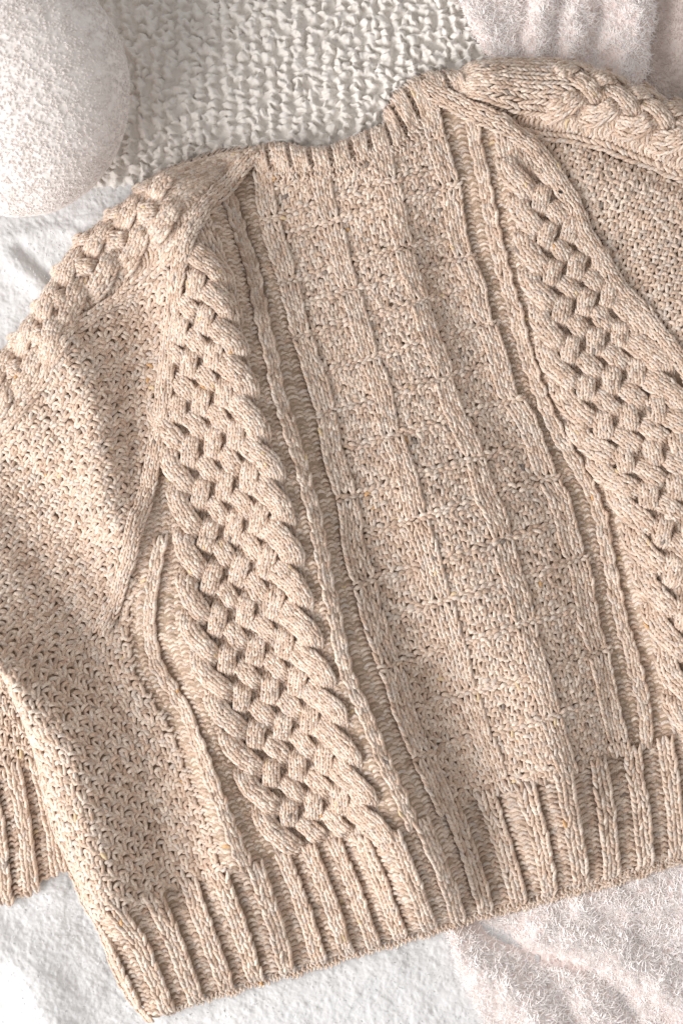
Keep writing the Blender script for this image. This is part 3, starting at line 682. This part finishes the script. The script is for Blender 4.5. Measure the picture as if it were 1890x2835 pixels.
mesh_obj('boucle_loops', toworld(Vt), Qt, M_BOUCLE, pl, kind='stuff')
# fur throws
def h_furt(x, y):
    x0 = x; x = x+9*vnoise(x/40, y/45, 76)+4*vnoise(x/16, y/16, 77)
    z = 36+seg_r(x, y, [(1135,-60),(1100,30),(1150,130)], 14, 34)+seg_r(x, y, [(1262,-60),(1238,60),(1225,150)], 26, 24)+seg_r(x, y, [(1330,-60),(1318,60),(1300,140)], 22, 22)+seg_r(x, y, [(1455,-60),(1450,60),(1430,170)], 30, 40)
    z = z-seg_r(x, y, [(1205,-60),(1190,120)], 8, 12)-seg_r(x, y, [(1375,30),(1360,140)], 12, 22)
    z = z+5*fbm(x/30, y/30, 3, 71)+5*np.sqrt(np.abs(vnoise(x/9+vnoise(x/15,y/15,74), y/13, 75)))
    ex = np.interp(y, [-80,0,48,93,159,200,260], [1500,1503,1507,1492,1489,1474,1460])
    lx = np.interp(y, [-80,0,74,122,160,260], [1030,1050,1080,1109,1140,1150])
    x = x0; d = np.clip((ex-x)/22, 0, 1); d2 = np.clip((x-lx)/22, 0, 1); b = np.where(x < 1200, 26, -2)
    return b+(z-b)*np.sqrt(1-(1-np.minimum(d, d2))**2)
ft_poly = [(1030,-80),(1050,0),(1080,74),(1109,122),(1140,160),(1200,260),(1462,260),(1474,200),(1489,159),(1492,93),(1507,48),(1503,0),(1500,-80)]
ft = sheet('fur_throw', 1010, 1520, -80, 260, 3.0, h_furt, M_FURB, poly=ft_poly)
tag(ft, 'fluffy white fur throw bunched in folds above the right shoulder', 'throw')
tufts('pile', ft, 14000, 1030, 1512, -70, 240, h_furt, M_FUR, 16, 1.45, .90, poly=ft_poly, curl=.8, spread=.5, dirf=lambda x, y: 1.1+1.1*vnoise(x/26, y/26, 73), avoid=sw_in)
def h_pk(x, y): return 4+seg_r(x, y, [(1590,-60),(1575,60),(1590,190)], 30, 34)+5*fbm(x/50, y/50, 3, 81)+1.5*fbm(x/8, y/8, 2, 82)-4
pk = sheet('plush_throw', 1440, 1900, -300, 420, 5, h_pk, M_PINK)
tag(pk, 'pale pink plush throw lying in shade at the top right corner', 'throw')
tufts('pile', pk, 3500, 1480, 1610, -60, 300, h_pk, M_PINK, 8, 1.2, .8, avoid=sw_in, curl=1.0)
def h_furb(x, y):
    z = 3+seg_r(x, y, [(1040,2180),(1160,2260),(1250,2360),(1300,2450)], 34, 48)+seg_r(x, y, [(1330,2085),(1480,2100),(1640,2060)], 18, 34)
    z = z+seg_r(x, y, [(1250,2140),(1400,2180),(1500,2250),(1600,2330)], 30, 42)-seg_r(x, y, [(1085,2118),(1200,2185),(1310,2215),(1420,2280),(1470,2350)], 14, 22)
    z = z-seg_r(x, y, [(1380,2105),(1500,2120),(1600,2090)], 12, 14)
    z = z+seg_r(x, y, [(1360,2310),(1400,2400)], 18, 40)+7*fbm(x/34, y/34, 3, 91)+5.5*np.sqrt(np.abs(vnoise(x/13+vnoise(x/15,y/15,94), y/10, 95)))
    lx = np.interp(y, [2000,2100,2138,2230,2352,2480], [1000,1008,1022,1052,1112,1170])
    d = np.clip((x-lx)/30, 0, 1)
    return -4+(z+4)*np.sqrt(1-(1-d)**2)
fb_poly = [(1000,2000),(1008,2100),(1022,2138),(1052,2230),(1112,2352),(1190,2520),(1800,2520),(1800,1900),(1100,1980)]
fb = sheet('fur_throw', 990, 1900, 1900, 2600, 3.5, h_furb, M_FURB, poly=fb_poly)
tag(fb, 'fluffy blush white fur throw crumpled below the sweater hem', 'throw')
tufts('pile', fb, 27000, 1000, 1590, 1960, 2370, h_furb, M_FUR, 16, 1.5, .90, poly=fb_poly, curl=.8, spread=.5, avoid=lambda x, y: sw_in(x, y) | (dist_poly([(1085,2118),(1200,2185),(1330,2225)], x, y) < 18+10*vnoise(x/20, y/20, 97)) & (R.random(x.shape) < .85), dirf=lambda x, y: 1.6+1.9*vnoise(x/26, y/26, 93))
